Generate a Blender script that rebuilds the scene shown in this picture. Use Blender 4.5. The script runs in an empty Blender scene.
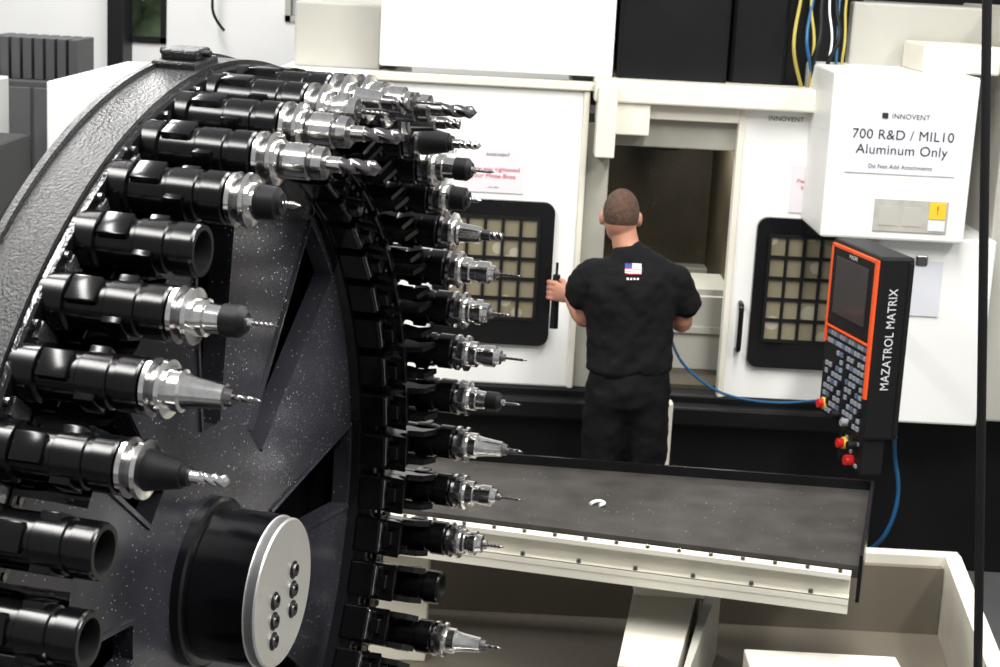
import bpy, bmesh, math, random
from mathutils import Vector, Matrix
random.seed(4)
SC=bpy.context.scene
COL=SC.collection

# ---------------------------------------------------------------- materials
def new_mat(name):
    m=bpy.data.materials.new(name); m.use_nodes=True
    return m, m.node_tree, m.node_tree.nodes['Principled BSDF']
def mat(name,c,rough=.5,metal=0.,bump=0.,bscale=40.,var=0.,vscale=3.,spec=.5,emit=None,bdist=.01):
    m,nt,b=new_mat(name)
    b.inputs['Base Color'].default_value=(*c,1); b.inputs['Roughness'].default_value=rough
    b.inputs['Metallic'].default_value=metal; b.inputs['Specular IOR Level'].default_value=spec
    tc=nt.nodes.new('ShaderNodeTexCoord')
    if bump:
        n=nt.nodes.new('ShaderNodeTexNoise'); n.inputs['Scale'].default_value=bscale; n.inputs['Detail'].default_value=4
        bp=nt.nodes.new('ShaderNodeBump'); bp.inputs['Strength'].default_value=bump; bp.inputs['Distance'].default_value=bdist
        nt.links.new(tc.outputs['Object'],n.inputs['Vector']); nt.links.new(n.outputs['Fac'],bp.inputs['Height'])
        nt.links.new(bp.outputs['Normal'],b.inputs['Normal'])
    if var:
        n=nt.nodes.new('ShaderNodeTexNoise'); n.inputs['Scale'].default_value=vscale; n.inputs['Detail'].default_value=6
        r=nt.nodes.new('ShaderNodeValToRGB')
        r.color_ramp.elements[0].position=.3; r.color_ramp.elements[1].position=.7
        r.color_ramp.elements[0].color=(*[max(0,x*(1-var)) for x in c],1)
        r.color_ramp.elements[1].color=(*[min(1,x*(1+var)) for x in c],1)
        nt.links.new(tc.outputs['Object'],n.inputs['Vector']); nt.links.new(n.outputs['Fac'],r.inputs['Fac'])
        nt.links.new(r.outputs['Color'],b.inputs['Base Color'])
    if emit:
        b.inputs['Emission Color'].default_value=(*emit[0],1); b.inputs['Emission Strength'].default_value=emit[1]
    return m
def speck(name,c,c2,scale,thr,rough,metal=0.,bump=.0,vr=(.7,1.4),spec=.5):
    m=mat(name,c,rough,metal,spec=spec)
    nt=m.node_tree;b=nt.nodes['Principled BSDF']
    tc=nt.nodes.new('ShaderNodeTexCoord')
    v=nt.nodes.new('ShaderNodeTexVoronoi'); v.inputs['Scale'].default_value=scale
    n=nt.nodes.new('ShaderNodeTexNoise'); n.inputs['Scale'].default_value=scale*.12; n.inputs['Detail'].default_value=3
    mth=nt.nodes.new('ShaderNodeMath'); mth.operation='MULTIPLY'; 
    nt.links.new(tc.outputs['Object'],v.inputs['Vector']); nt.links.new(tc.outputs['Object'],n.inputs['Vector'])
    nt.links.new(n.outputs['Fac'],mth.inputs[0]); mth.inputs[1].default_value=thr*2
    lt=nt.nodes.new('ShaderNodeMath'); lt.operation='LESS_THAN'
    nt.links.new(v.outputs['Distance'],lt.inputs[0]); nt.links.new(mth.outputs[0],lt.inputs[1])
    n2=nt.nodes.new('ShaderNodeTexNoise'); n2.inputs['Scale'].default_value=scale*.03; n2.inputs['Detail'].default_value=5
    nt.links.new(tc.outputs['Object'],n2.inputs['Vector'])
    r=nt.nodes.new('ShaderNodeValToRGB'); r.color_ramp.elements[0].position=.35; r.color_ramp.elements[1].position=.7
    r.color_ramp.elements[0].color=(*[x*vr[0] for x in c],1); r.color_ramp.elements[1].color=(*[x*vr[1] for x in c],1)
    nt.links.new(n2.outputs['Fac'],r.inputs['Fac'])
    mx=nt.nodes.new('ShaderNodeMixRGB'); mx.inputs['Color2'].default_value=(*c2,1)
    nt.links.new(lt.outputs[0],mx.inputs['Fac']); nt.links.new(r.outputs['Color'],mx.inputs['Color1'])
    nt.links.new(mx.outputs['Color'],b.inputs['Base Color'])
    return m
WHITE=mat('machine_white_paint',(.86,.86,.83),.4,var=.03)
CREAM=mat('machine_cream_paint',(.74,.71,.61),.4,var=.05)
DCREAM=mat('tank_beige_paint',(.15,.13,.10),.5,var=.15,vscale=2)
GREYP=mat('column_grey',(.34,.33,.28),.5,var=.12,vscale=5)
LGREY=mat('light_grey_paint',(.43,.42,.375),.45,var=.05)
BASE=mat('machine_base_black',(.0045,.0045,.005),.5,var=.3,spec=.2)
SHROUD=mat('way_cover_black',(.005,.005,.006),.4,var=.3,spec=.2)
BLK=mat('black_gloss',(.004,.004,.005),.22,var=.3,vscale=9,spec=.4)
POT=mat('pot_black_oxide',(.003,.003,.0035),.20,var=.3,vscale=20,spec=.33)
RING=mat('ring_plate_black',(.006,.006,.007),.12,bump=.15,bscale=60,spec=.7)
GLARE=mat('glare_plate_steel',(.55,.55,.56),.12,.9,bump=.3,bscale=25)  # bright metal for invented plates that stand in for glare on the ring
RIMM=mat('cast_rim_grey',(.012,.012,.013),.32,bump=.55,bscale=150,spec=.40,bdist=.006)
WEB=speck('wheel_web_grey',(.060,.060,.074),(.80,.80,.84),75,.105,.27,.55,vr=(.35,1.7))
STEEL=mat('ground_steel',(.80,.79,.77),.15,1.,var=.12,vscale=60)
BRUSH=mat('brushed_steel_face',(.74,.74,.73),.42,1.,bump=.1,bscale=200)
DSTEEL=mat('tool_steel_dark',(.24,.23,.23),.25,1.)
MATB=mat('matte_black_plastic',(.006,.006,.007),.5,spec=.25)
SLOTB=mat('back_plate_black',(.002,.002,.0025),.7,spec=.1)
TRAYM=speck('tray_rubber_speckled',(.028,.025,.022),(.13,.12,.11),260,.06,.55,spec=.3)
PANE=speck('window_pane_beige',(.27,.235,.155),(.36,.33,.25),9,.25,.3)
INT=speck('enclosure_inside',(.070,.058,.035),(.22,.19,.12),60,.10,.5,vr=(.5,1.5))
PAPER=mat('sign_paper',(.66,.67,.71),.6)
PINKP=mat('sign_paper_tinted',(.72,.67,.70),.6)
INKK=mat('ink_black',(.01,.01,.015),.6)
INKR=mat('ink_red',(.55,.015,.04),.6)
ORNG=mat('trim_orange',(.80,.09,.015),.4)
RED=mat('knob_red',(.6,.015,.015),.3)
YEL=mat('yellow_label',(.75,.50,.03),.4)
CYEL=mat('cable_yellow',(.40,.33,.06),.5)
BLUEH=mat('hose_blue',(.01,.09,.22),.35)
SCREEN=mat('screen_dark',(.03,.024,.028),.15)
KEYG=mat('key_grey',(.26,.28,.31),.4)
KEYB=mat('key_blue',(.09,.13,.22),.4)
SHIRT=mat('tshirt_black_cotton',(.007,.007,.008),.9,bump=.3,bscale=8,spec=.15)
PANTS=mat('trousers_black',(.004,.004,.0045),.85,bump=.3,bscale=9,spec=.15)
SKIN=mat('skin',(.46,.215,.145),.5,var=.08,vscale=12)
HAIR=mat('hair_short_brown',(.085,.045,.028),.85,bump=.8,bscale=260,var=.35,vscale=60)
SHOE=mat('shoe_leather',(.03,.025,.02),.5)
LOCK=mat('locker_grey',(.06,.06,.064),.5)
WALLM=mat('wall_white',(.84,.84,.83),.7,var=.02)
FLOORM=mat('floor_concrete',(.10,.10,.10),.35,var=.25,vscale=1.2)
GREEN=mat('foliage_green',(.12,.17,.09),.8,var=.7,vscale=5)
BLUEF=mat('flag_blue',(.03,.05,.25),.7)
WHT=mat('white_plastic',(.85,.85,.85),.4)
PLATE=mat('label_plate',(.42,.40,.36),.4,var=.1,vscale=20)

# ---------------------------------------------------------------- helpers
def empty(name,M=None,parent=None):
    e=bpy.data.objects.new(name,None); COL.objects.link(e); e.empty_display_size=.1
    if parent: e.parent=parent
    if M is not None: e.matrix_local=M
    return e
def obj(bm,name,mats,parent=None,smooth=False,M=None,angle=None):
    me=bpy.data.meshes.new(name)
    bmesh.ops.recalc_face_normals(bm,faces=bm.faces)
    bm.to_mesh(me); bm.free()
    for m in (mats if isinstance(mats,(list,tuple)) else [mats]): me.materials.append(m)
    if smooth:
        me.shade_smooth()
        if angle: me.set_sharp_from_angle(angle=math.radians(angle))
    o=bpy.data.objects.new(name,me); COL.objects.link(o)
    if parent: o.parent=parent
    if M is not None: o.matrix_local=M
    return o
def abox(bm,x0,x1,y0,y1,z0,z1,bev=0.,mi=0):
    vs=[bm.verts.new(p) for p in [(x0,y0,z0),(x1,y0,z0),(x1,y1,z0),(x0,y1,z0),(x0,y0,z1),(x1,y0,z1),(x1,y1,z1),(x0,y1,z1)]]
    fs=[bm.faces.new([vs[i] for i in q]) for q in [(0,3,2,1),(4,5,6,7),(0,1,5,4),(1,2,6,5),(2,3,7,6),(3,0,4,7)]]
    for f in fs: f.material_index=mi
    if bev:
        es=list({e for f in fs for e in f.edges})
        r=bmesh.ops.bevel(bm,geom=es,offset=bev,segments=2,affect='EDGES',profile=.5)
        for f in r['faces']: f.material_index=mi
def box(name,x0,x1,y0,y1,z0,z1,m,parent=None,bev=.004):
    bm=bmesh.new(); abox(bm,x0,x1,y0,y1,z0,z1,bev); return obj(bm,name,m,parent)
def prism(bm,poly,axis,a,b,mi=0):
    def P(p,t):
        return {'Z':(p[0],p[1],t),'Y':(p[0],t,p[1]),'X':(t,p[0],p[1])}[axis]
    A=[bm.verts.new(P(p,a)) for p in poly]; B=[bm.verts.new(P(p,b)) for p in poly]
    n=len(poly); fs=[bm.faces.new(A),bm.faces.new(B[::-1])]
    for i in range(n): fs.append(bm.faces.new([A[i],A[(i+1)%n],B[(i+1)%n],B[i]]))
    for f in fs: f.material_index=mi
def rrect(x0,x1,z0,z1,r,seg=6):
    o=[]
    for cx,cz,a0 in ((x1-r,z1-r,0),(x0+r,z1-r,90),(x0+r,z0+r,180),(x1-r,z0+r,270)):
        for i in range(seg+1):
            a=math.radians(a0+90*i/seg); o.append((cx+r*math.cos(a),cz+r*math.sin(a)))
    return o
def lathe(bm,prof,seg=40,off=(0,0),cap=True):
    rings=[]
    for h,r,mi in prof:
        rings.append([bm.verts.new((h,off[0]+r*math.cos(2*math.pi*i/seg),off[1]+r*math.sin(2*math.pi*i/seg))) for i in range(seg)])
    for k in range(len(rings)-1):
        for i in range(seg):
            f=bm.faces.new([rings[k][i],rings[k][(i+1)%seg],rings[k+1][(i+1)%seg],rings[k+1][i]]); f.material_index=prof[k+1][2]
    if cap:
        f=bm.faces.new(rings[0]); f.material_index=prof[0][2]
        f=bm.faces.new(rings[-1][::-1]); f.material_index=prof[-1][2]
def curve(name,pts,r,m,parent=None):
    c=bpy.data.curves.new(name,'CURVE'); c.dimensions='3D'; c.bevel_depth=r; c.bevel_resolution=4; c.use_fill_caps=True
    s=c.splines.new('NURBS'); s.points.add(len(pts)-1)
    for i,p in enumerate(pts): s.points[i].co=(*p,1)
    s.use_endpoint_u=True; s.order_u=3; s.resolution_u=10
    c.materials.append(m)
    o=bpy.data.objects.new(name,c); COL.objects.link(o)
    if parent: o.parent=parent
    return o
def text(name,body,size,loc,m,parent=None,rot=(math.pi/2,0,0),ax='CENTER',sx=1.):
    c=bpy.data.curves.new(name,'FONT'); c.body=body; c.size=size; c.align_x=ax; c.align_y='CENTER'
    c.materials.append(m); c.space_line=1.1; c.space_character=1.05
    o=bpy.data.objects.new(name,c); COL.objects.link(o); o.location=loc; o.rotation_euler=rot; o.scale=(sx,1,1)
    if parent: o.parent=parent
    return o

# ---------------------------------------------------------------- camera
p=.214; r=.052
Rv=Vector((math.cos(r),math.sin(r)*math.sin(p),math.sin(r)*math.cos(p)))
Uv=Vector((-math.sin(r),math.cos(r)*math.sin(p),math.cos(r)*math.cos(p)))
Fv=Vector((0,math.cos(p),-math.sin(p)))
cd=bpy.data.cameras.new('camera'); cam=bpy.data.objects.new('camera',cd); COL.objects.link(cam)
M=Matrix((Rv,Uv,-Fv)).transposed().to_4x4(); M.translation=(0,0,2.67); cam.matrix_world=M
cd.sensor_width=36; cd.lens=61.2; cd.clip_end=100; cd.clip_start=.05
cd.dof.use_dof=True; cd.dof.focus_distance=3.9; cd.dof.aperture_fstop=10
SC.camera=cam

# ---------------------------------------------------------------- room
box('floor',-8,8,-3,12.4,-.1,0,FLOORM,bev=0)
bm=bmesh.new()
for a in [(-8,-2.78,12.1,12.3,0,5),(-2.45,-1.62,12.1,12.3,0,5),(-1.25,8,12.1,12.3,0,5),(-2.78,-2.45,12.1,12.3,0,2.0),(-1.62,-1.25,12.1,12.3,0,2.2),(-2.78,-2.45,12.1,12.3,3.4,5),(-1.62,-1.25,12.1,12.3,3.4,5)]:
    abox(bm,*a)
obj(bm,'wall_back',WALLM)
box('wall_left',-8.2,-8,-3,12.3,0,5,WALLM,bev=0)
box('wall_right',8,8.2,-3,12.3,0,5,WALLM,bev=0)
for k,(x0,x1,z0) in enumerate(((-2.78,-2.45,2.0),(-1.62,-1.25,2.2))):
    bm=bmesh.new()
    for a in ((x0,x0+.04,z0,3.4),(x1-.04,x1,z0,3.4),(x0,x1,z0,z0+.04),(x0,x1,3.36,3.4),(x0,x1,2.75,2.79)):
        abox(bm,a[0],a[1],12.08,12.2,a[2],a[3])
    obj(bm,'window_%d'%(k+1),MATB if k==0 else LGREY)
bm=bmesh.new()
for i in range(60):
    c=Vector((random.uniform(-4,-.5),random.uniform(14,15),random.uniform(.3,4)))
    bmesh.ops.create_icosphere(bm,subdivisions=2,radius=random.uniform(.25,.6),matrix=Matrix.Translation(c))
for v in bm.verts: v.co+=Vector([random.uniform(-.06,.06) for _ in range(3)])
obj(bm,'garden_hedge',GREEN)
box('wall_pillar',-2.80,-2.69,11.8,12.1,0,5,MATB,bev=.01)
curve('hanging_cable',[(-2.05,11.95,5),(-2.07,11.9,3),(-2.10,11.9,2.35),(-2.09,11.9,2.2),(-2.02,11.95,2.12)],.010,MATB)

# ---------------------------------------------------------------- tool magazine wheel
psi=.2515; tau=-.0105
a=Vector((math.cos(psi)*math.cos(tau),-math.sin(psi)*math.cos(tau),math.sin(tau)))
w=Vector((math.sin(psi),math.cos(psi),0)); b=a.cross(w)
WM=Matrix((a,w,b)).transposed().to_4x4(); WM.translation=(-.5765,3.6,1.2802)
wheel=empty('tool_magazine_wheel',WM)
RT=1.1047; DT=.1270; T0=2.8536
bm=bmesh.new()
seg=160
prof=[(-.06,.985,1),(-.004,.985,1),(0,.989,1),(0,1.150,1),(-.004,1.156,1),(-.016,1.156,1),(-.016,1.164,0),(-.112,1.164,0),(-.114,1.172,0),(-.128,1.172,0),(-.132,1.16,0),(-.184,1.10,0),(-.184,.985,1),(-.06,.985,1)]
lathe(bm,prof,seg,cap=False)
obj(bm,'rim_casting',[RIMM,RING],wheel,True,angle=30)
bm=bmesh.new()
lathe(bm,[(0,1.040,0),(.012,1.040,0),(.012,1.052,0),(0,1.052,0)],seg,cap=False)
lathe(bm,[(-.06,.94,0),(-.03,.94,0),(-.03,.984,0),(-.06,.984,0)],seg,cap=False)
obj(bm,'ring_bead',RING,wheel,True,angle=30)
# web with eight wedge slots
bm=bmesh.new()
def annulus(r0,r1,h0,h1,n=120):
    pr=[(h0,r0,0),(h1,r0,0),(h1,r1,0),(h0,r1,0),(h0,r0,0)]
    lathe(bm,pr,n,cap=False)
RI=.36
annulus(.10,RI,-.10,-.055); annulus(.93,.986,-.10,-.055)
S0=math.radians(1); NS=8
for k in range(NS):
    p0=S0+k*2*math.pi/NS; p1=p0+2*math.pi/NS
    pl=[]
    nA=16
    ai=math.asin(.040/RI); ao=math.asin(.112/.93)
    for i in range(nA+1):
        t=p0+ao+(p1-p0-2*ao)*i/nA; pl.append((.93*math.cos(t),.93*math.sin(t)))
    for i in range(nA+1):
        t=p1-ai-(p1-p0-2*ai)*i/nA; pl.append((RI*math.cos(t),RI*math.sin(t)))
    prism(bm,pl,'X',-.10,-.055)
obj(bm,'wheel_web',WEB,wheel)
bm=bmesh.new()
for k in range(NS):
    ph=S0+k*2*math.pi/NS
    for s in (-1,1):
        p0=Vector((RI+.005,s*.042)); p1=Vector((.925,s*.114)); d=(p1-p0).normalized(); n=Vector((-d.y,d.x))*s
        q=[p0,p1,p1+n*.010,p0+n*.010]
        c,sn=math.cos(ph),math.sin(ph)
        prism(bm,[(v.x*c-v.y*sn,v.x*sn+v.y*c) for v in q],'X',-.055,-.049)
obj(bm,'web_ribs',WEB,wheel)
bm=bmesh.new(); lathe(bm,[(-.30,.12,0),(-.19,.12,0),(-.19,1.08,0),(-.21,1.08,0),(-.21,.2,0),(-.30,.2,0)],96,cap=True)
obj(bm,'back_plate',SLOTB,wheel,True,angle=30)
bm=bmesh.new()
lathe(bm,[(-.06,.10,0),(-.06,.192,0),(-.035,.192,0),(-.03,.185,0),(-.028,.172,0),(.10,.172,0),(.104,.172,0),(.104,.168,1),(.126,.168,1),(.130,.164,1),(.130,.160,1)],96)
obj(bm,'hub',[BLK,BRUSH],wheel,True,angle=25)
bm=bmesh.new()
for cy_,zs in ((-.052,(.000,-.047,-.094)),(.056,(.036,-.011,-.058))):
    for z_ in zs:
        lathe(bm,[(.128,.021,0),(.1315,.021,0),(.1315,.0155,0)],20,(cy_,z_))
        lathe(bm,[(.128,.0145,1),(.138,.0145,1),(.138,.008,0),(.131,.006,0)],20,(cy_,z_))
obj(bm,'hub_bolts',[MATB,DSTEEL],wheel,True,angle=30)
# lifting lug on top of the rim
bm=bmesh.new()
abox(bm,-.125,-.03,-.060,.060,1.155,1.176,.005)
abox(bm,-.115,-.035,-.036,.036,1.174,1.196,.006)
lathe(bm,[(-.13,.007,1),(-.02,.007,1)],16,(0,1.187))
lg=obj(bm,'lifting_lug',[RIMM,MATB],wheel)
lg.rotation_euler=(math.radians(6),0,0)
bm=bmesh.new()
lathe(bm,[(-.62,.11,0),(-.28,.11,0)],40)
obj(bm,'shaft',DSTEEL,wheel,True,angle=30)
stand=box('support_stand',-1.32,-.98,3.55,3.95,0,1.42,BASE,None,.02)
stand.parent=wheel; stand.matrix_parent_inverse=WM.inverted()

# tools: material slots 0 pot black, 1 steel, 2 dark steel, 3 matte black
def flute(bm,h0,h1,R,mi,turns=2.,tip=.012,oy=RT):
    seg=16; n=26; rings=[]
    for k in range(n+1):
        h=h0+(h1-h0)*k/n; tw=turns*2*math.pi*k/n
        rings.append([bm.verts.new((h,oy+R*(.68+.32*abs(math.cos(t-tw))**.6)*math.cos(t),R*(.68+.32*abs(math.cos(t-tw))**.6)*math.sin(t))) for t in [2*math.pi*i/seg for i in range(seg)]])
    for k in range(n):
        for i in range(seg):
            f=bm.faces.new([rings[k][i],rings[k][(i+1)%seg],rings[k+1][(i+1)%seg],rings[k+1][i]]); f.material_index=mi
    t=bm.verts.new((h1+tip,oy,0))
    for i in range(seg):
        f=bm.faces.new([rings[n][i],rings[n][(i+1)%seg],t]); f.material_index=mi
def pot(bm,emptypot):
    o=(RT,0)
    lathe(bm,[(-.04,.052,0),(.012,.052,0),(.016,.044,0),(.085,.044,0),(.088,.047,0),(.14,.047,0),(.143,.043,0),(.152,.043,0),(.155,.048,0),(.192,.048,0),(.196,.045,0)]+
          ([(.198,.045,0),(.198,.036,0),(.190,.034,3),(.10,.026,3)] if emptypot else []),40,o)
    abox(bm,.018,.075,RT-.050,RT+.050,-.026,.026,.004,0)
    abox(bm,.088,.125,RT-.028,RT+.028,-.0505,.0505,.003,0)
def flange(bm):
    o=(RT,0)
    lathe(bm,[(.196,.036,3),(.203,.036,3),(.203,.049,1),(.212,.050,1),(.217,.042,2),(.225,.042,2),(.230,.050,1),(.238,.049,1),(.240,.036,1)],40,o)
    abox(bm,.200,.236,RT-.053,RT-.036,-.009,.009,.001,2)
def tool(kind):
    bm=bmesh.new(); o=(RT,0)
    pot(bm,kind=='empty')
    if kind!='empty': flange(bm)
    if kind=='cone':
        lathe(bm,[(.238,.036,1),(.262,.036,1),(.265,.030,1),(.285,.026,1),(.335,.021,1),(.337,.017,2),(.350,.015,2)],32,o); flute(bm,.35,.385,.006,2,1)
    if kind=='collet':
        lathe(bm,[(.238,.033,1),(.258,.033,1),(.260,.027,1),(.285,.025,1),(.287,.028,3),(.318,.028,3),(.322,.025,3),(.330,.017,3)],14,o)
        lathe(bm,[(.329,.009,1),(.340,.008,1)],16,o); flute(bm,.34,.375,.004,2)
    if kind=='big':
        lathe(bm,[(.238,.037,1),(.248,.037,1),(.250,.031,2),(.256,.031,2),(.258,.034,1),(.300,.034,1),(.303,.029,2),(.309,.029,2),(.311,.031,1),(.330,.030,1),(.333,.022,2)],32,o)
        lathe(bm,[(.332,.015,1),(.360,.015,1)],20,o); flute(bm,.358,.425,.0145,2,1.0,.014)
    if kind=='stack':
        lathe(bm,[(.238,.036,1),(.250,.036,1),(.252,.029,1),(.264,.029,1),(.266,.035,1),(.282,.035,1),(.284,.027,1),(.300,.025,1),(.303,.015,2),(.312,.013,2)],18,o); flute(bm,.31,.352,.005,2)
    if kind=='taper':
        lathe(bm,[(.238,.036,2),(.245,.034,3),(.262,.030,3),(.300,.023,3),(.302,.019,3),(.312,.017,3)],32,o)
        lathe(bm,[(.311,.011,1),(.330,.011,1)],20,o); flute(bm,.328,.372,.0105,1,1.3,.010)
    if kind=='short':
        lathe(bm,[(.238,.034,1),(.250,.034,1),(.253,.031,3),(.286,.029,3),(.290,.022,3),(.296,.020,3)],20,o); flute(bm,.295,.318,.007,2)
    if kind=='long':
        lathe(bm,[(.238,.036,1),(.262,.036,1),(.264,.027,1),(.280,.027,1),(.282,.030,1),(.312,.030,1),(.315,.022,1),(.328,.020,1),(.33,.012,2),(.34,.010,2)],14,o); flute(bm,.338,.392,.004,2)
    if kind=='mill':
        lathe(bm,[(.238,.035,1),(.248,.035,1),(.251,.026,1),(.305,.020,1),(.308,.014,1),(.330,.014,2)],32,o); flute(bm,.328,.362,.012,2,1,.003)
    me=bpy.data.meshes.new('tool_'+kind)
    bmesh.ops.recalc_face_normals(bm,faces=bm.faces); bm.to_mesh(me); bm.free()
    for m in (POT,STEEL,DSTEEL,MATB): me.materials.append(m)
    me.shade_smooth(); me.set_sharp_from_angle(angle=math.radians(35))
    return me
TM={k:tool(k) for k in ('empty','cone','collet','big','stack','taper','short','long','mill')}
seq={0:'empty',1:'empty',2:'taper',3:'cone',4:'collet',5:'empty',6:'short',7:'big',8:'big',9:'stack',10:'mill',11:'long',12:'big',13:'mill',14:'taper',15:'collet',16:'short',17:'mill',18:'long',19:'stack',20:'long',21:'collet',22:'cone',23:'long',24:'stack',25:'empty',26:'cone'}
bm=bmesh.new()
for s in (-.042,.042):
    prism(bm,[(-.01,.985),(0,1.035),(.045,1.045),(.075,1.060),(.115,1.050),(.155,1.062),(.130,1.026),(.085,1.018),(.072,.980),(.100,.955),(.060,.960),(.045,.968),(.02,.965)],'Z',s-.008,s+.008)
abox(bm,-.03,.04,.950,1.045,-.047,.047,.004)
abox(bm,.03,.09,.990,1.012,-.050,.050,.003)
abox(bm,.05,.075,.955,.99,-.02,.02,.003)
abox(bm,.0395,.043,.955,.985,-.040,.040,.001,1)  # added bright plate imitating a glare patch on the clip
clipme=bpy.data.meshes.new('clip'); bmesh.ops.recalc_face_normals(bm,faces=bm.faces); bm.to_mesh(clipme); bm.free(); clipme.materials.append(POT); clipme.materials.append(GLARE)
bm=bmesh.new()
lathe(bm,[(0,.009,0),(.008,.009,0),(.009,.005,1)],12,(1.138,0))
lathe(bm,[(0,.007,0),(.006,.007,0)],12,(1.012,0))
abox(bm,-.001,.005,1.056,1.122,-.017,.017,.0015,2)  # added bright strip imitating glare on the ring face between pots
boltme=bpy.data.meshes.new('ring_bolt'); bmesh.ops.recalc_face_normals(bm,faces=bm.faces); bm.to_mesh(boltme); bm.free(); boltme.materials.append(DSTEEL); boltme.materials.append(MATB); boltme.materials.append(GLARE)
for i in range(-11,38):
    th=T0-i*DT
    k=seq.get(i) or random.choice(['cone','collet','stack','empty','mill'])
    for nm,me,dt in (('tool_%d'%(i+12),TM[k],0),('clip_%d'%(i+12),clipme,0),('ring_bolt_%d'%(i+12),boltme,DT/2)):
        o=bpy.data.objects.new(nm,me); COL.objects.link(o); o.parent=wheel; o.rotation_euler=(th+dt,0,0)
        if nm[0]=='t': o.location.x=.022*max(0,min(1,(12-i)/6))

# ---------------------------------------------------------------- CNC machine
cnc=empty('cnc_milling_machine')
def mb(n,*a,m=WHITE,bev=.006): return box(n,*a,m,cnc,bev)
def window_assembly(nm,x0,x1,z0,z1,px0,px1,pz0,pz1,Y,nx,nz):
    bm=bmesh.new(); prism(bm,rrect(x0,x1,z0,z1,.05),'Y',Y-.03,Y+.005,0)
    obj(bm,nm+'_frame',BLK,cnc)
    bm=bmesh.new(); prism(bm,rrect(px0,px1,pz0,pz1,.03),'Y',Y-.034,Y-.028,0)
    obj(bm,nm+'_pane',PANE,cnc)
    bm=bmesh.new()
    for i in range(nx+1):
        x=px0+(px1-px0)*i/nx; abox(bm,x-.007,x+.007,Y-.046,Y-.03,pz0,pz1)
    for i in range(nz+1):
        z=pz0+(pz1-pz0)*i/nz; abox(bm,px0,px1,Y-.045,Y-.031,z-.007,z+.007)
    obj(bm,nm+'_mullions',MATB,cnc)
D=7.6
mb('left_door',-.62,.345,D,D+.06,.78,2.14,bev=.01)
mb('left_door_edge',.318,.345,D-.015,D,.78,2.14,m=CREAM)
mb('left_door_cap',-.64,.37,D-.03,D+.12,2.14,2.175,m=CREAM)
window_assembly('left_door_window',-.32,.22,.975,1.635,-.25,.15,1.10,1.56,D,5,5)
mb('right_door',1.01,1.75,D,D+.06,.76,2.12,bev=.01)
mb('right_door_edge',1.01,1.04,D-.015,D,.76,2.12,m=CREAM)
window_assembly('right_door_window',1.13,1.66,.93,1.62,1.19,1.58,1.06,1.54,D,5,5)
curve('right_door_handle',[(1.085,D,1.22),(1.085,D-.05,1.22),(1.085,D-.055,1.18),(1.085,D-.055,1.05),(1.085,D-.05,1.0),(1.085,D,1.0)],.012,BLK,cnc)
mb('opening_column',.345,.45,D+.02,D+.5,.78,2.0,m=GREYP)
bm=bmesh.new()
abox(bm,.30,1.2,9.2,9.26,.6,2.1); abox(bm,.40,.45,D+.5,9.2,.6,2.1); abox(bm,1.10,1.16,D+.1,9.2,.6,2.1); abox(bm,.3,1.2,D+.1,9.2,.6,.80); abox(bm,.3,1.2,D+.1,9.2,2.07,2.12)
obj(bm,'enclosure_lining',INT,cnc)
bm=bmesh.new()
for z_ in (.98,1.04,1.10,1.155): abox(bm,.62,1.10,8.0+(.0 if z_<1 else .06),8.5,z_,z_+.035,.004)
abox(bm,.66,1.08,8.02,8.45,.8,1.16,.004)
obj(bm,'work_table',LGREY,cnc)
mb('spindle_head',.62,.86,8.5,8.9,1.80,2.1,m=BASE,bev=.03)
mb('enclosure_ledge',.45,1.10,9.05,9.2,1.05,1.12,m=GREYP)
mb('lintel',.36,1.62,D-.10,D+.15,2.10,2.20,m=CREAM,bev=.01)
mb('lintel_lower',.60,1.01,D-.02,D+.1,2.03,2.12,m=CREAM)
mb('lintel_bracket',.375,.46,D-.14,D+.1,1.86,2.17,m=CREAM)
mb('lintel_bracket_web',.45,.61,D-.08,D+.1,1.96,2.17,m=CREAM)
mb('opening_header',.42,1.02,D+.05,D+.15,1.90,2.05,m=GREYP)
mb('upper_housing',-.60,.44,D+.05,9.3,2.20,3.1,bev=.01)
mb('upper_side_housing',-1.00,-.61,D+.2,9.3,2.17,2.46,m=LGREY,bev=.01)
mb('upper_side_tray',-1.05,-.55,D,9.3,2.06,2.17,m=WHITE,bev=.01)
mb('way_cover_left',.46,.95,D+.05,9.0,2.18,3.1,m=SHROUD,bev=.02)
mb('way_cover_right',.965,1.22,D+.12,9.0,2.15,3.1,m=SHROUD,bev=.02)
mb('cable_bay',1.20,1.56,D+.22,D+.3,2.15,3.1,m=BASE)
mb('rear_cabinet',1.50,2.35,D+.14,8.6,2.1,2.585,m=LGREY,bev=.01)
mb('rear_cabinet_box',1.73,2.06,7.3,D+.1,2.31,2.43,m=CREAM,bev=.01)
mb('rear_dark',1.2,3.2,8.7,8.8,0,3.1,m=BASE)
mb('side_body',-2.1,-.62,D+.1,9.3,0,2.05,bev=.01)
cols=[(CYEL,.008),(CYEL,.007),(BLUEH,.008),(MATB,.012),(WHT,.005),(MATB,.010),(BLUEH,.006),(CYEL,.006)]
for i,(m_,r_) in enumerate(cols):
    x=1.26+.027*i
    curve('cable_%d'%i,[(x+.05,D+.15,3.1),(x,D+.1,2.6),(x+random.uniform(-.05,.05),D-.02,2.42),(x+random.uniform(-.05,.06),D,2.30),(x+.04,D+.1,2.18)],r_,m_,cnc)
mb('base_plinth',-2.1,3.2,D-.02,9.3,.0,.78,m=BASE,bev=.01)
mb('base_sill',-.6,1.6,D-.12,D,.66,.745,m=BASE,bev=.01)
mb('sill_post',.755,.795,D-.2,D-.12,0,.78,m=CREAM)
mb('operator_housing',1.325,1.93,7.1,7.9,1.615,2.31,bev=.012)
mb('column_panel',1.60,2.10,7.2,7.9,.80,1.62,m=WHITE,bev=.01)
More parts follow.
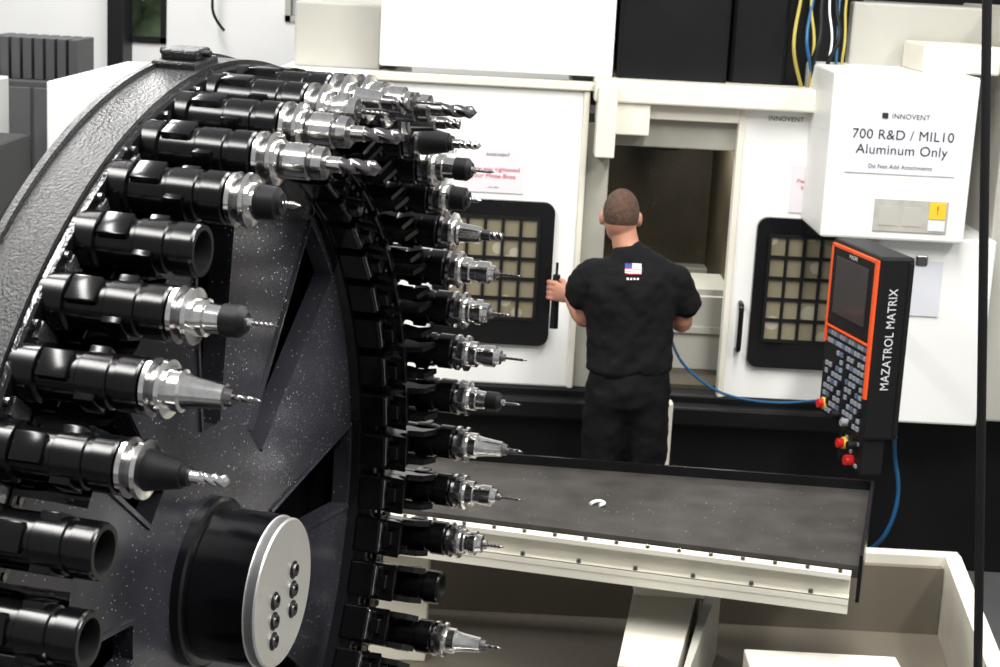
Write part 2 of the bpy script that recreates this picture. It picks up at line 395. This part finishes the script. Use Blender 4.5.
mb('right_tower',2.10,2.6,7.3,8.2,.8,2.6,m=LGREY,bev=.01)
mb('sign_paper',1.40,1.86,7.094,7.1,1.895,2.18,m=PAPER,bev=0)
text('sign_text_1','700 R&D / MIL10\nAluminum Only',.057,(1.63,7.092,2.025),INKK,cnc)
text('sign_text_2','Do Not Add Attachments',.024,(1.63,7.092,1.925),INKK,cnc)
text('sign_logo','INNOVENT',.030,(1.655,7.092,2.135),INKK,cnc)
mb('sign_logo_mark',1.535,1.56,7.091,7.094,2.125,2.148,m=INKK,bev=0)
mb('label_plate',1.54,1.85,7.093,7.1,1.655,1.79,m=PLATE,bev=0)
mb('warning_label',1.77,1.84,7.090,7.093,1.715,1.785,m=YEL,bev=0)
mb('warning_label_text',1.77,1.84,7.090,7.093,1.665,1.710,m=PAPER,bev=0)
text('warning_mark','!',.05,(1.805,7.0885,1.752),INKR,cnc)
mb('label_box_1',1.56,1.64,7.091,7.093,1.68,1.76,m=LGREY,bev=0); mb('label_box_2',1.66,1.74,7.091,7.093,1.68,1.76,m=LGREY,bev=0)
mb('clipboard_sheet',1.70,1.88,7.193,7.199,1.28,1.52,m=PAPER,bev=0)
mb('clipboard_clip',1.76,1.81,7.185,7.193,1.50,1.545,m=DSTEEL)
mb('door_sign_left',-.20,.07,D-.006,D,1.665,1.86,m=PINKP,bev=0)
text('door_sign_left_text','Have you tightened\nyour Mitee-Bites',.028,(-.065,D-.008,1.755),INKR,cnc)
text('door_sign_left_logo','INNOVENT',.020,(-.05,D-.008,1.835),INKK,cnc)
text('door_sign_left_head','INNOVENT',.026,(-.30,D-.008,1.84),INKK,cnc)
text('door_sign_left_foot','- cut safe -',.014,(-.065,D-.008,1.69),INKK,cnc)
mb('door_sign_right',1.265,1.53,D-.006,D,1.645,1.86,m=PINKP,bev=0)
text('door_sign_right_text','Please close doors\nbefore starting\nthe cycle',.025,(1.39,D-.008,1.76),INKR,cnc)
text('door_head_right','INNOVENT',.030,(1.22,D-.008,2.06),INKK,cnc)
# pendant
PM=Matrix.Rotation(math.atan2(-.975,.22),4,'Z'); PM.translation=(1.325,6.80,.94)
pend=empty('machine_control_pendant',PM)
def pb(n,*a_,m=MATB,bev=.003): return box(n,*a_,m,pend,bev)
pb('case',0,.46,0,.14,0,.72,bev=.012)
pb('lower_case',.20,.44,.01,.10,-.15,.0,bev=.01)
pb('bezel',.03,.43,-.008,.0,.38,.70,bev=.004)
pb('orange_left',.012,.030,-.010,.002,.30,.705,m=ORNG)
pb('orange_top',.012,.448,-.010,.002,.690,.705,m=ORNG)
pb('orange_right',.425,.450,-.010,.002,.16,.705,m=ORNG)
pb('orange_mid',.03,.44,-.010,.002,.364,.374,m=ORNG)
pb('screen',.075,.38,-.012,-.006,.43,.66,m=SCREEN,bev=.002)
text('front_text','MAZAK',.022,(.23,-.010,.676),WHT,pend)
bm=bmesh.new()
for rI in range(2):
    for c_ in range(13): abox(bm,.045+.029*c_,.045+.029*c_+.022,-.006,.002,.355-.034*rI-.018,.355-.034*rI,.001,0 if (c_+rI)%3 else 1)
for rI in range(9):
    for c_ in range(11):
        if c_==5 or (rI>6 and c_<3): continue
        abox(bm,.045+.034*c_,.045+.034*c_+.021,-.007,.002,.02+.031*rI,.02+.031*rI+.018,.001,(1 if (rI*3+c_)%7==0 else 2 if (rI*5+c_*3)%4==0 else 0))
for c_ in range(4):
    for rI in range(3): abox(bm,.23+.05*c_,.23+.05*c_+.02,.004,.012,-.13+.045*rI,-.13+.045*rI+.014,.001,0 if (c_+rI)%2 else 2)
obj(bm,'keys',[KEYG,KEYB,MATB],pend)
bm=bmesh.new()
def knob(u,z,rr,d,mi):
    seg=20; A=[bm.verts.new((u+rr*math.cos(2*math.pi*i/seg),0.010 if z<0 else 0,z+rr*math.sin(2*math.pi*i/seg))) for i in range(seg)]
    B=[bm.verts.new((u+rr*.9*math.cos(2*math.pi*i/seg),-d,z+rr*.9*math.sin(2*math.pi*i/seg))) for i in range(seg)]
    for i in range(seg): bm.faces.new([A[i],A[(i+1)%seg],B[(i+1)%seg],B[i]]).material_index=mi
    bm.faces.new(B).material_index=mi
knob(.06,.045,.026,.010,1); knob(.06,.045,.020,.03,0)
knob(.28,-.06,.026,.006,1); knob(.28,-.06,.020,.028,0); knob(.35,-.11,.022,.022,0); knob(.38,-.04,.018,.03,2); knob(.20,.035,.018,.03,2); knob(.30,.03,.016,.03,3)
obj(bm,'knobs',[RED,YEL,MATB,KEYG],pend)
text('side_text','MAZATROL MATRIX',.050,(.463,.062,.40),PAPER,pend,rot=(math.pi/2,-math.pi/2,math.pi/2),sx=.84)
pb('side_rib',.455,.466,.115,.135,.02,.70)
pb('arm',.02,.08,.13,.30,.30,.36,bev=.01)
box('arm_post',1.60,1.66,6.84,7.22,1.24,1.30,MATB,cnc,.01)
curve('pendant_hose',[(1.64,6.75,.86),(1.68,6.9,.74),(1.72,6.9,.60),(1.71,6.9,.45),(1.66,6.95,.30),(1.6,7.3,.1)],.009,BLUEH,cnc)
curve('air_hose',[(.73,7.25,1.16),(.76,7.2,1.06),(.84,7.2,.97),(.98,7.2,.88),(1.2,7.2,.855),(1.40,7.25,.865),(1.62,7.35,.87)],.006,BLUEH,cnc)

# ---------------------------------------------------------------- tray
tray=empty('chip_tray')
bl=Vector((-.62,5.985)); br=Vector((1.35,5.83)); fr=Vector((1.15,5.02)); fl=Vector((-.50,5.40))
bm=bmesh.new(); prism(bm,[fl,fr,br,bl],'Z',.86,.90); obj(bm,'tray_surface',TRAYM,tray)
def strip(bm,A,B,t,z0,z1,mi=0):
    d=(B-A).normalized(); n=Vector((-d.y,d.x))*t
    prism(bm,[A,B,B+n,A+n],'Z',z0,z1,mi)
bm=bmesh.new(); strip(bm,bl,br,.012,.84,.935); strip(bm,br,fr,.012,.78,.935)
obj(bm,'tray_lips',BLK,tray)
rail=empty('tray_support_rail')
dr=(fr-fl).normalized(); nr=Vector((dr.y,-dr.x))
A=fl+nr*.005;B=fr-dr*.02+nr*.005
bm=bmesh.new(); strip(bm,A,B,-.045,.868,.884); strip(bm,A,B,-.012,.80,.868); strip(bm,A+nr*.012,B+nr*.012,-.045,.790,.808); strip(bm,A+nr*.045,B+nr*.045,-.010,.760,.808)
obj(bm,'rail_profile',CREAM,rail)
bm=bmesh.new()
for i in range(17):
    P=A+(B-A)*(.02+i*.06)+nr*.03
    bmesh.ops.create_cone(bm,cap_ends=True,segments=12,radius1=.008,radius2=.007,depth=.012,matrix=Matrix.Translation((P.x,P.y,.888)))
for i in range(9):
    P=A+(B-A)*(.05+i*.11)+nr*.035
    bmesh.ops.create_cone(bm,cap_ends=True,segments=12,radius1=.009,radius2=.007,depth=.014,matrix=Matrix.Translation((P.x,P.y,.812)))
obj(bm,'rail_bolts',DSTEEL,rail)
bm=bmesh.new()
for i in range(140):
    s=random.random();t=random.random()
    P=(fl+(fr-fl)*s)*(1-t)+(bl+(br-bl)*s)*t
    bmesh.ops.create_icosphere(bm,subdivisions=1,radius=random.uniform(.0008,.0018),matrix=Matrix.Translation((P.x,P.y,.901)))
obj(bm,'metal_chips',GREYP,tray)
curve('metal_curl',[(.335,5.49,.905),(.35,5.51,.910),(.375,5.51,.910),(.385,5.49,.908),(.365,5.475,.906)],.006,WHT,tray)

# ---------------------------------------------------------------- coolant tank below
tank=empty('coolant_tank')
bm=bmesh.new()
abox(bm,-.9,1.76,6.03,6.09,0,.60,.005)
prism(bm,[(1.70,6.04),(1.76,6.04),(1.62,4.86),(1.56,4.86)],'Z',0,.60)
abox(bm,-.9,1.6,4.84,4.88,0,.45,.005)
obj(bm,'tank_walls',CREAM,tank)
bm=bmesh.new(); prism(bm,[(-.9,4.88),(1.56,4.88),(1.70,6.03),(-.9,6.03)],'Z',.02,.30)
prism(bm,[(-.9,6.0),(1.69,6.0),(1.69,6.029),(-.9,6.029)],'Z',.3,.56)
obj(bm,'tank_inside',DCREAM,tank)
bm=bmesh.new(); prism(bm,[(.41,4.85),(.59,4.85),(.76,5.70),(.53,5.70)],'Z',.42,.60); obj(bm,'cross_beam',CREAM,tank)
bm=bmesh.new(); prism(bm,[(.61,4.85),(.63,4.85),(.83,5.70),(.79,5.70)],'Z',.30,.60); obj(bm,'cross_beam_flange',LGREY,tank)
bm=bmesh.new(); abox(bm,.82,1.30,4.86,5.04,.52,.60,.006); obj(bm,'tank_lid',CREAM,tank)
bm=bmesh.new(); abox(bm,.50,.74,5.45,5.65,.60,.755,.006); abox(bm,-.4,-.2,5.5,5.65,.3,.755,.006); obj(bm,'tray_legs',CREAM,tank)

# ---------------------------------------------------------------- leaning guard post
bm=bmesh.new()
bmesh.ops.create_cone(bm,cap_ends=True,segments=20,radius1=.014,radius2=.014,depth=3.4,matrix=Matrix.Identity(4))
o=obj(bm,'guard_post',MATB,None,True,angle=40)
d=Vector((1.35,5,2.64))-Vector((1.55,5,.595)); o.rotation_euler=d.to_track_quat('Z','Y').to_euler(); dn=d.normalized()
o.location=Vector((1.608,5,0))+dn*1.7

# ---------------------------------------------------------------- left background
lk=empty('storage_cabinet')
box('body',-3.25,-2.5,9.8,10.3,0,1.88,LOCK,lk,.01)
bm=bmesh.new()
for i in range(8): abox(bm,-3.02+.066*i,-3.02+.066*i+.05,9.85,10.25,1.88,2.12,.006)
obj(bm,'stacked_bins',LOCK,lk)
bm=bmesh.new()
for x0,x1 in ((-2.99,-2.76),(-2.74,-2.52)):
    abox(bm,x0,x1,9.78,9.80,.9,1.84,.004)
obj(bm,'cabinet_doors',mat('locker_door',(.08,.08,.085),.5),lk)
box('white_locker',-3.45,-2.88,9.3,9.78,0,1.90,WHITE,None,.01)
box('dark_workbench',-3.2,-2.14,7.0,7.6,0,1.82,BASE,None,.02)

# ---------------------------------------------------------------- man
man=empty('man')
def tube(bm,pts,seg=20,front=Vector((0,1,0))):
    n=len(pts); rings=[]
    def ring(P,T,a_,b_):
        f=front-T*front.dot(T)
        if f.length<.2: f=Vector((1,0,0))-T*T.x
        f.normalize(); l=T.cross(f).normalized()
        return [bm.verts.new(P+l*a_*math.cos(2*math.pi*i/seg)+f*b_*math.sin(2*math.pi*i/seg)) for i in range(seg)]
    P=[Vector(q[0]) for q in pts]
    T=[(P[min(i+1,n-1)]-P[max(i-1,0)]).normalized() for i in range(n)]
    a0,b0=pts[0][1],pts[0][2]; k0=min(a0,b0)
    rings.append(ring(P[0]-T[0]*k0*.5,T[0],a0*.6,b0*.6))
    for i in range(n): rings.append(ring(P[i],T[i],pts[i][1],pts[i][2]))
    a1,b1=pts[-1][1],pts[-1][2]; k1=min(a1,b1)
    rings.append(ring(P[-1]+T[-1]*k1*.5,T[-1],a1*.6,b1*.6))
    for k in range(len(rings)-1):
        for i in range(seg): bm.faces.new([rings[k][i],rings[k][(i+1)%seg],rings[k+1][(i+1)%seg],rings[k+1][i]])
    bm.faces.new(rings[0][::-1]); bm.faces.new(rings[-1])
def smooth_chain(c,n=4):
    out=[]
    for i in range(len(c)-1):
        p0=c[max(i-1,0)];p1=c[i];p2=c[i+1];p3=c[min(i+2,len(c)-1)]
        for k in range(n):
            t=k/n
            def cr(a0,a1,a2,a3): return .5*((2*a1)+(-a0+a2)*t+(2*a0-5*a1+4*a2-a3)*t*t+(-a0+3*a1-3*a2+a3)*t**3)
            out.append((cr(Vector(p0[0]),Vector(p1[0]),Vector(p2[0]),Vector(p3[0])),cr(p0[1],p1[1],p2[1],p3[1]),cr(p0[2],p1[2],p2[2],p3[2])))
    out.append((Vector(c[-1][0]),c[-1][1],c[-1][2])); return out
def ell(bm,c,rx,ry,rz,rot=None):
    M_=Matrix.Translation(c)@(rot.to_4x4() if rot else Matrix.Identity(4))@Matrix.Diagonal((rx,ry,rz,1))
    bmesh.ops.create_uvsphere(bm,u_segments=24,v_segments=16,radius=1,matrix=M_)
def remeshed(bm,name,m,vox,smooth=4,disp=0.,dscale=.1):
    bmesh.ops.recalc_face_normals(bm,faces=bm.faces)
    o=obj(bm,name,m,man)
    md=o.modifiers.new('r','REMESH'); md.mode='VOXEL'; md.voxel_size=vox; md.use_smooth_shade=True
    ms=o.modifiers.new('s','SMOOTH'); ms.iterations=smooth; ms.factor=.5
    if disp:
        tx=bpy.data.textures.new(name+'_t','CLOUDS'); tx.noise_scale=dscale
        dm=o.modifiers.new('d','DISPLACE'); dm.texture=tx; dm.strength=disp; dm.mid_level=.5
    bpy.context.view_layer.update()
    dg=bpy.context.evaluated_depsgraph_get()
    me=bpy.data.meshes.new_from_object(o.evaluated_get(dg))
    o.modifiers.clear(); o.data=me
    me.shade_smooth()
    return o
Y=7.0
bm=bmesh.new()
tube(bm,smooth_chain([((.545,Y,1.0),.15,.09),((.54,Y,1.25),.155,.095),((.535,Y,1.40),.16,.09),((.53,Y,1.47),.13,.07),((.52,Y,1.52),.065,.06),((.503,Y+.01,1.56),.056,.058),((.49,Y+.02,1.62),.053,.058)]))
hc=Vector((.478,Y+.035,1.672))
ell(bm,hc,.073,.094,.108)
ell(bm,hc+Vector((-.003,.035,-.060)),.054,.060,.060)
ell(bm,hc+Vector((-.004,.097,-.018)),.011,.020,.024)
ell(bm,hc+Vector((-.004,.088,-.058)),.022,.012,.009)
ell(bm,hc+Vector((-.003,.080,.012)),.045,.016,.010)
for s in (-1,1):
    ell(bm,hc+Vector((s*.078,.004,-.014)),.011,.020,.032,Matrix.Rotation(s*.35,3,'Z'))
# left arm: forearm bent up and across to a fist whose back faces the room
armL=[((.385,Y,1.43),.055,.055),((.352,Y+.025,1.36),.052,.054),((.352,Y+.055,1.29),.047,.049),((.362,Y+.078,1.222),.044,.046),((.345,Y+.135,1.228),.047,.045),((.318,Y+.215,1.250),.038,.036),((.300,Y+.275,1.268),.029,.027)]
tube(bm,smooth_chain(armL,3))
armR=[((.69,Y,1.43),.055,.055),((.745,Y+.03,1.35),.052,.054),((.762,Y+.06,1.28),.046,.048),((.772,Y+.085,1.220),.043,.045),((.765,Y+.16,1.215),.044,.042),((.730,Y+.26,1.21),.033,.031),((.715,Y+.31,1.208),.027,.026)]
tube(bm,smooth_chain(armR,3))
tube(bm,[(Vector((.300,Y+.275,1.268)),.025,.028),(Vector((.272,Y+.308,1.274)),.019,.040),(Vector((.236,Y+.334,1.278)),.017,.045)],front=Vector((0,0,1)))
rodc=(.236,Y+.372)
for j,zf in enumerate((1.314,1.291,1.268,1.246)):
    L=[1,1.08,1.0,.85][j]
    ch=[((.240,Y+.334,zf),.0115,.0115),((.214,Y+.346,zf),.0115,.0115),((.203,Y+.368,zf-.002),.0105,.0105),((.210,Y+.392,zf-.004),.010,.010),((.210+.028*L,Y+.402,zf-.005),.009,.009)]
    tube(bm,smooth_chain(ch,3),seg=12,front=Vector((0,0,1)))
tube(bm,smooth_chain([((.284,Y+.308,1.296),.014,.014),((.272,Y+.340,1.316),.0125,.0125),((.256,Y+.366,1.322),.0115,.0115),((.238,Y+.392,1.318),.010,.010)],3),seg=12,front=Vector((0,0,1)))
# right hand reaching into the machine, fingers slightly bent
tube(bm,[(Vector((.715,Y+.31,1.208)),.026,.020),(Vector((.710,Y+.35,1.204)),.036,.017),(Vector((.706,Y+.39,1.200)),.040,.014)],front=Vector((0,0,1)))
for j,xo in enumerate((-.031,-.010,.011,.031)):
    L=[.9,1.05,1.0,.8][j]
    ch=[((.706+xo,Y+.385,1.201),.010,.010),((.704+xo*1.1,Y+.385+.035*L,1.203),.0095,.0095),((.703+xo*1.15,Y+.385+.060*L,1.190),.009,.009),((.703+xo*1.15,Y+.385+.072*L,1.170),.008,.008)]
    tube(bm,smooth_chain(ch,3),seg=12,front=Vector((0,0,1)))
tube(bm,smooth_chain([((.690,Y+.33,1.200),.012,.012),((.664,Y+.355,1.192),.0105,.0105),((.650,Y+.385,1.186),.0095,.0095)],3),seg=12,front=Vector((0,0,1)))
remeshed(bm,'body',SKIN,.005,2)
bm=bmesh.new()
for s in (-1,1): ell(bm,hc+Vector((s*.028-.003,.080,-.002)),.010,.008,.008)
obj(bm,'eyes',WHT,man,True)
bm=bmesh.new(); ell(bm,hc+Vector((0,-.004,.012)),.0765,.095,.100)
geom=bm.verts[:]+bm.edges[:]+bm.faces[:]
bmesh.ops.bisect_plane(bm,geom=geom,plane_co=hc+Vector((0,.02,-.004)),plane_no=Vector((0,.62,-.78)).normalized(),clear_outer=True)
obj(bm,'hair',HAIR,man,True)
bm=bmesh.new()
tube(bm,smooth_chain([((.552,Y,1.03),.186,.124),((.548,Y,1.12),.178,.120),((.543,Y,1.25),.188,.126),((.538,Y-.004,1.37),.198,.130),((.535,Y-.002,1.45),.180,.108),((.528,Y,1.505),.115,.080),((.520,Y+.003,1.535),.072,.066)]),seg=32)
tube(bm,smooth_chain([((.46,Y,1.440),.070,.070),((.375,Y,1.428),.066,.068),((.340,Y+.02,1.375),.066,.068),((.330,Y+.045,1.312),.073,.077)],3))
tube(bm,smooth_chain([((.62,Y,1.440),.070,.070),((.700,Y,1.428),.066,.068),((.750,Y+.015,1.370),.066,.068),((.772,Y+.045,1.300),.072,.076)],3))
shirt=remeshed(bm,'tshirt',SHIRT,.010,5,.034,.09)
bm=bmesh.new()
tube(bm,[(Vector((.555,Y,1.03)),.168,.112),(Vector((.555,Y,.95)),.182,.130),(Vector((.555,Y,.88)),.182,.130)],seg=32)
tube(bm,smooth_chain([((.475,Y,.93),.098,.118),((.465,Y,.75),.096,.105),((.455,Y+.01,.50),.080,.088),((.450,Y,.28),.078,.082),((.450,Y-.01,.07),.078,.085)]))
tube(bm,smooth_chain([((.635,Y,.93),.098,.118),((.645,Y,.75),.094,.105),((.655,Y+.01,.50),.080,.088),((.665,Y+.01,.28),.078,.082),((.670,Y,.07),.078,.085)]))
remeshed(bm,'trousers',PANTS,.011,4,.026,.08)
bm=bmesh.new()
for x in (.450,.670):
    tube(bm,[(Vector((x,Y-.09,.045)),.040,.040),(Vector((x,Y,.050)),.045,.046),(Vector((x,Y+.12,.038)),.050,.034),(Vector((x,Y+.18,.030)),.038,.024)],front=Vector((0,0,1)))
remeshed(bm,'shoes',SHOE,.008,2)
bm=bmesh.new()
bmesh.ops.create_cone(bm,cap_ends=True,segments=20,radius1=.019,radius2=.016,depth=.24,matrix=Matrix.Translation((rodc[0],rodc[1],1.225)))
bmesh.ops.create_cone(bm,cap_ends=True,segments=12,radius1=.006,radius2=.006,depth=.06,matrix=Matrix.Translation((rodc[0],rodc[1],1.37)))
obj(bm,'hand_tool',MATB,man,True,angle=40)
bm=bmesh.new(); nx,nz=14,10; x0,x1,z0,z1=.500,.568,1.452,1.492
g=[[bm.verts.new((x0+(x1-x0)*i/nx,Y-.16,z0+(z1-z0)*j/nz)) for i in range(nx+1)] for j in range(nz+1)]
for j in range(nz):
    for i in range(nx):
        f=bm.faces.new([g[j][i],g[j][i+1],g[j+1][i+1],g[j+1][i]])
        f.material_index=2 if (i<6 and j>=5) else (j%2)
flag=obj(bm,'flag_print',[RED,WHT,BLUEF],man)
bm=bmesh.new()
for k in range(4):
    q0=.508+.014*k
    vs=[bm.verts.new(v) for v in ((q0,Y-.16,1.430),(q0+.008,Y-.16,1.430),(q0+.008,Y-.16,1.438),(q0,Y-.16,1.438))]; bm.faces.new(vs)
pr=obj(bm,'shirt_lettering',WHT,man)
for o in (flag,pr):
    s=o.modifiers.new('sw','SHRINKWRAP'); s.target=shirt; s.wrap_method='PROJECT'; s.use_project_y=True; s.use_project_x=False; s.use_project_z=False; s.use_positive_direction=True; s.use_negative_direction=True; s.offset=.002

# ---------------------------------------------------------------- light
wd=bpy.data.worlds.new('world'); SC.world=wd; wd.use_nodes=True
bg=wd.node_tree.nodes['Background']; bg.inputs[0].default_value=(.96,.98,1,1); bg.inputs[1].default_value=.34
def area(name,loc,size,sy,power,rot=(0,0,0),c=(1,1,1)):
    l=bpy.data.lights.new(name,'AREA'); l.shape='RECTANGLE'; l.size=size; l.size_y=sy; l.energy=power; l.color=c
    o=bpy.data.objects.new(name,l); COL.objects.link(o); o.location=loc; o.rotation_euler=rot
for i,(x,y) in enumerate(((-2.2,5.2),(1.2,5.2),(-2.2,2.2),(1.2,2.2),(-2.4,9.5),(3.5,3.5))):
    area('ceiling_lamp_%d'%i,(x,y,4.7),.5,2.4,130,c=(1,.985,.955))
area('enclosure_fill',(.78,8.3,2.05),.5,.15,12,c=(1,.97,.9))  # added fill light to lift the dark enclosure interior, not a known fixture
SC.view_settings.view_transform='Standard'; SC.view_settings.look='None'; SC.view_settings.exposure=.28
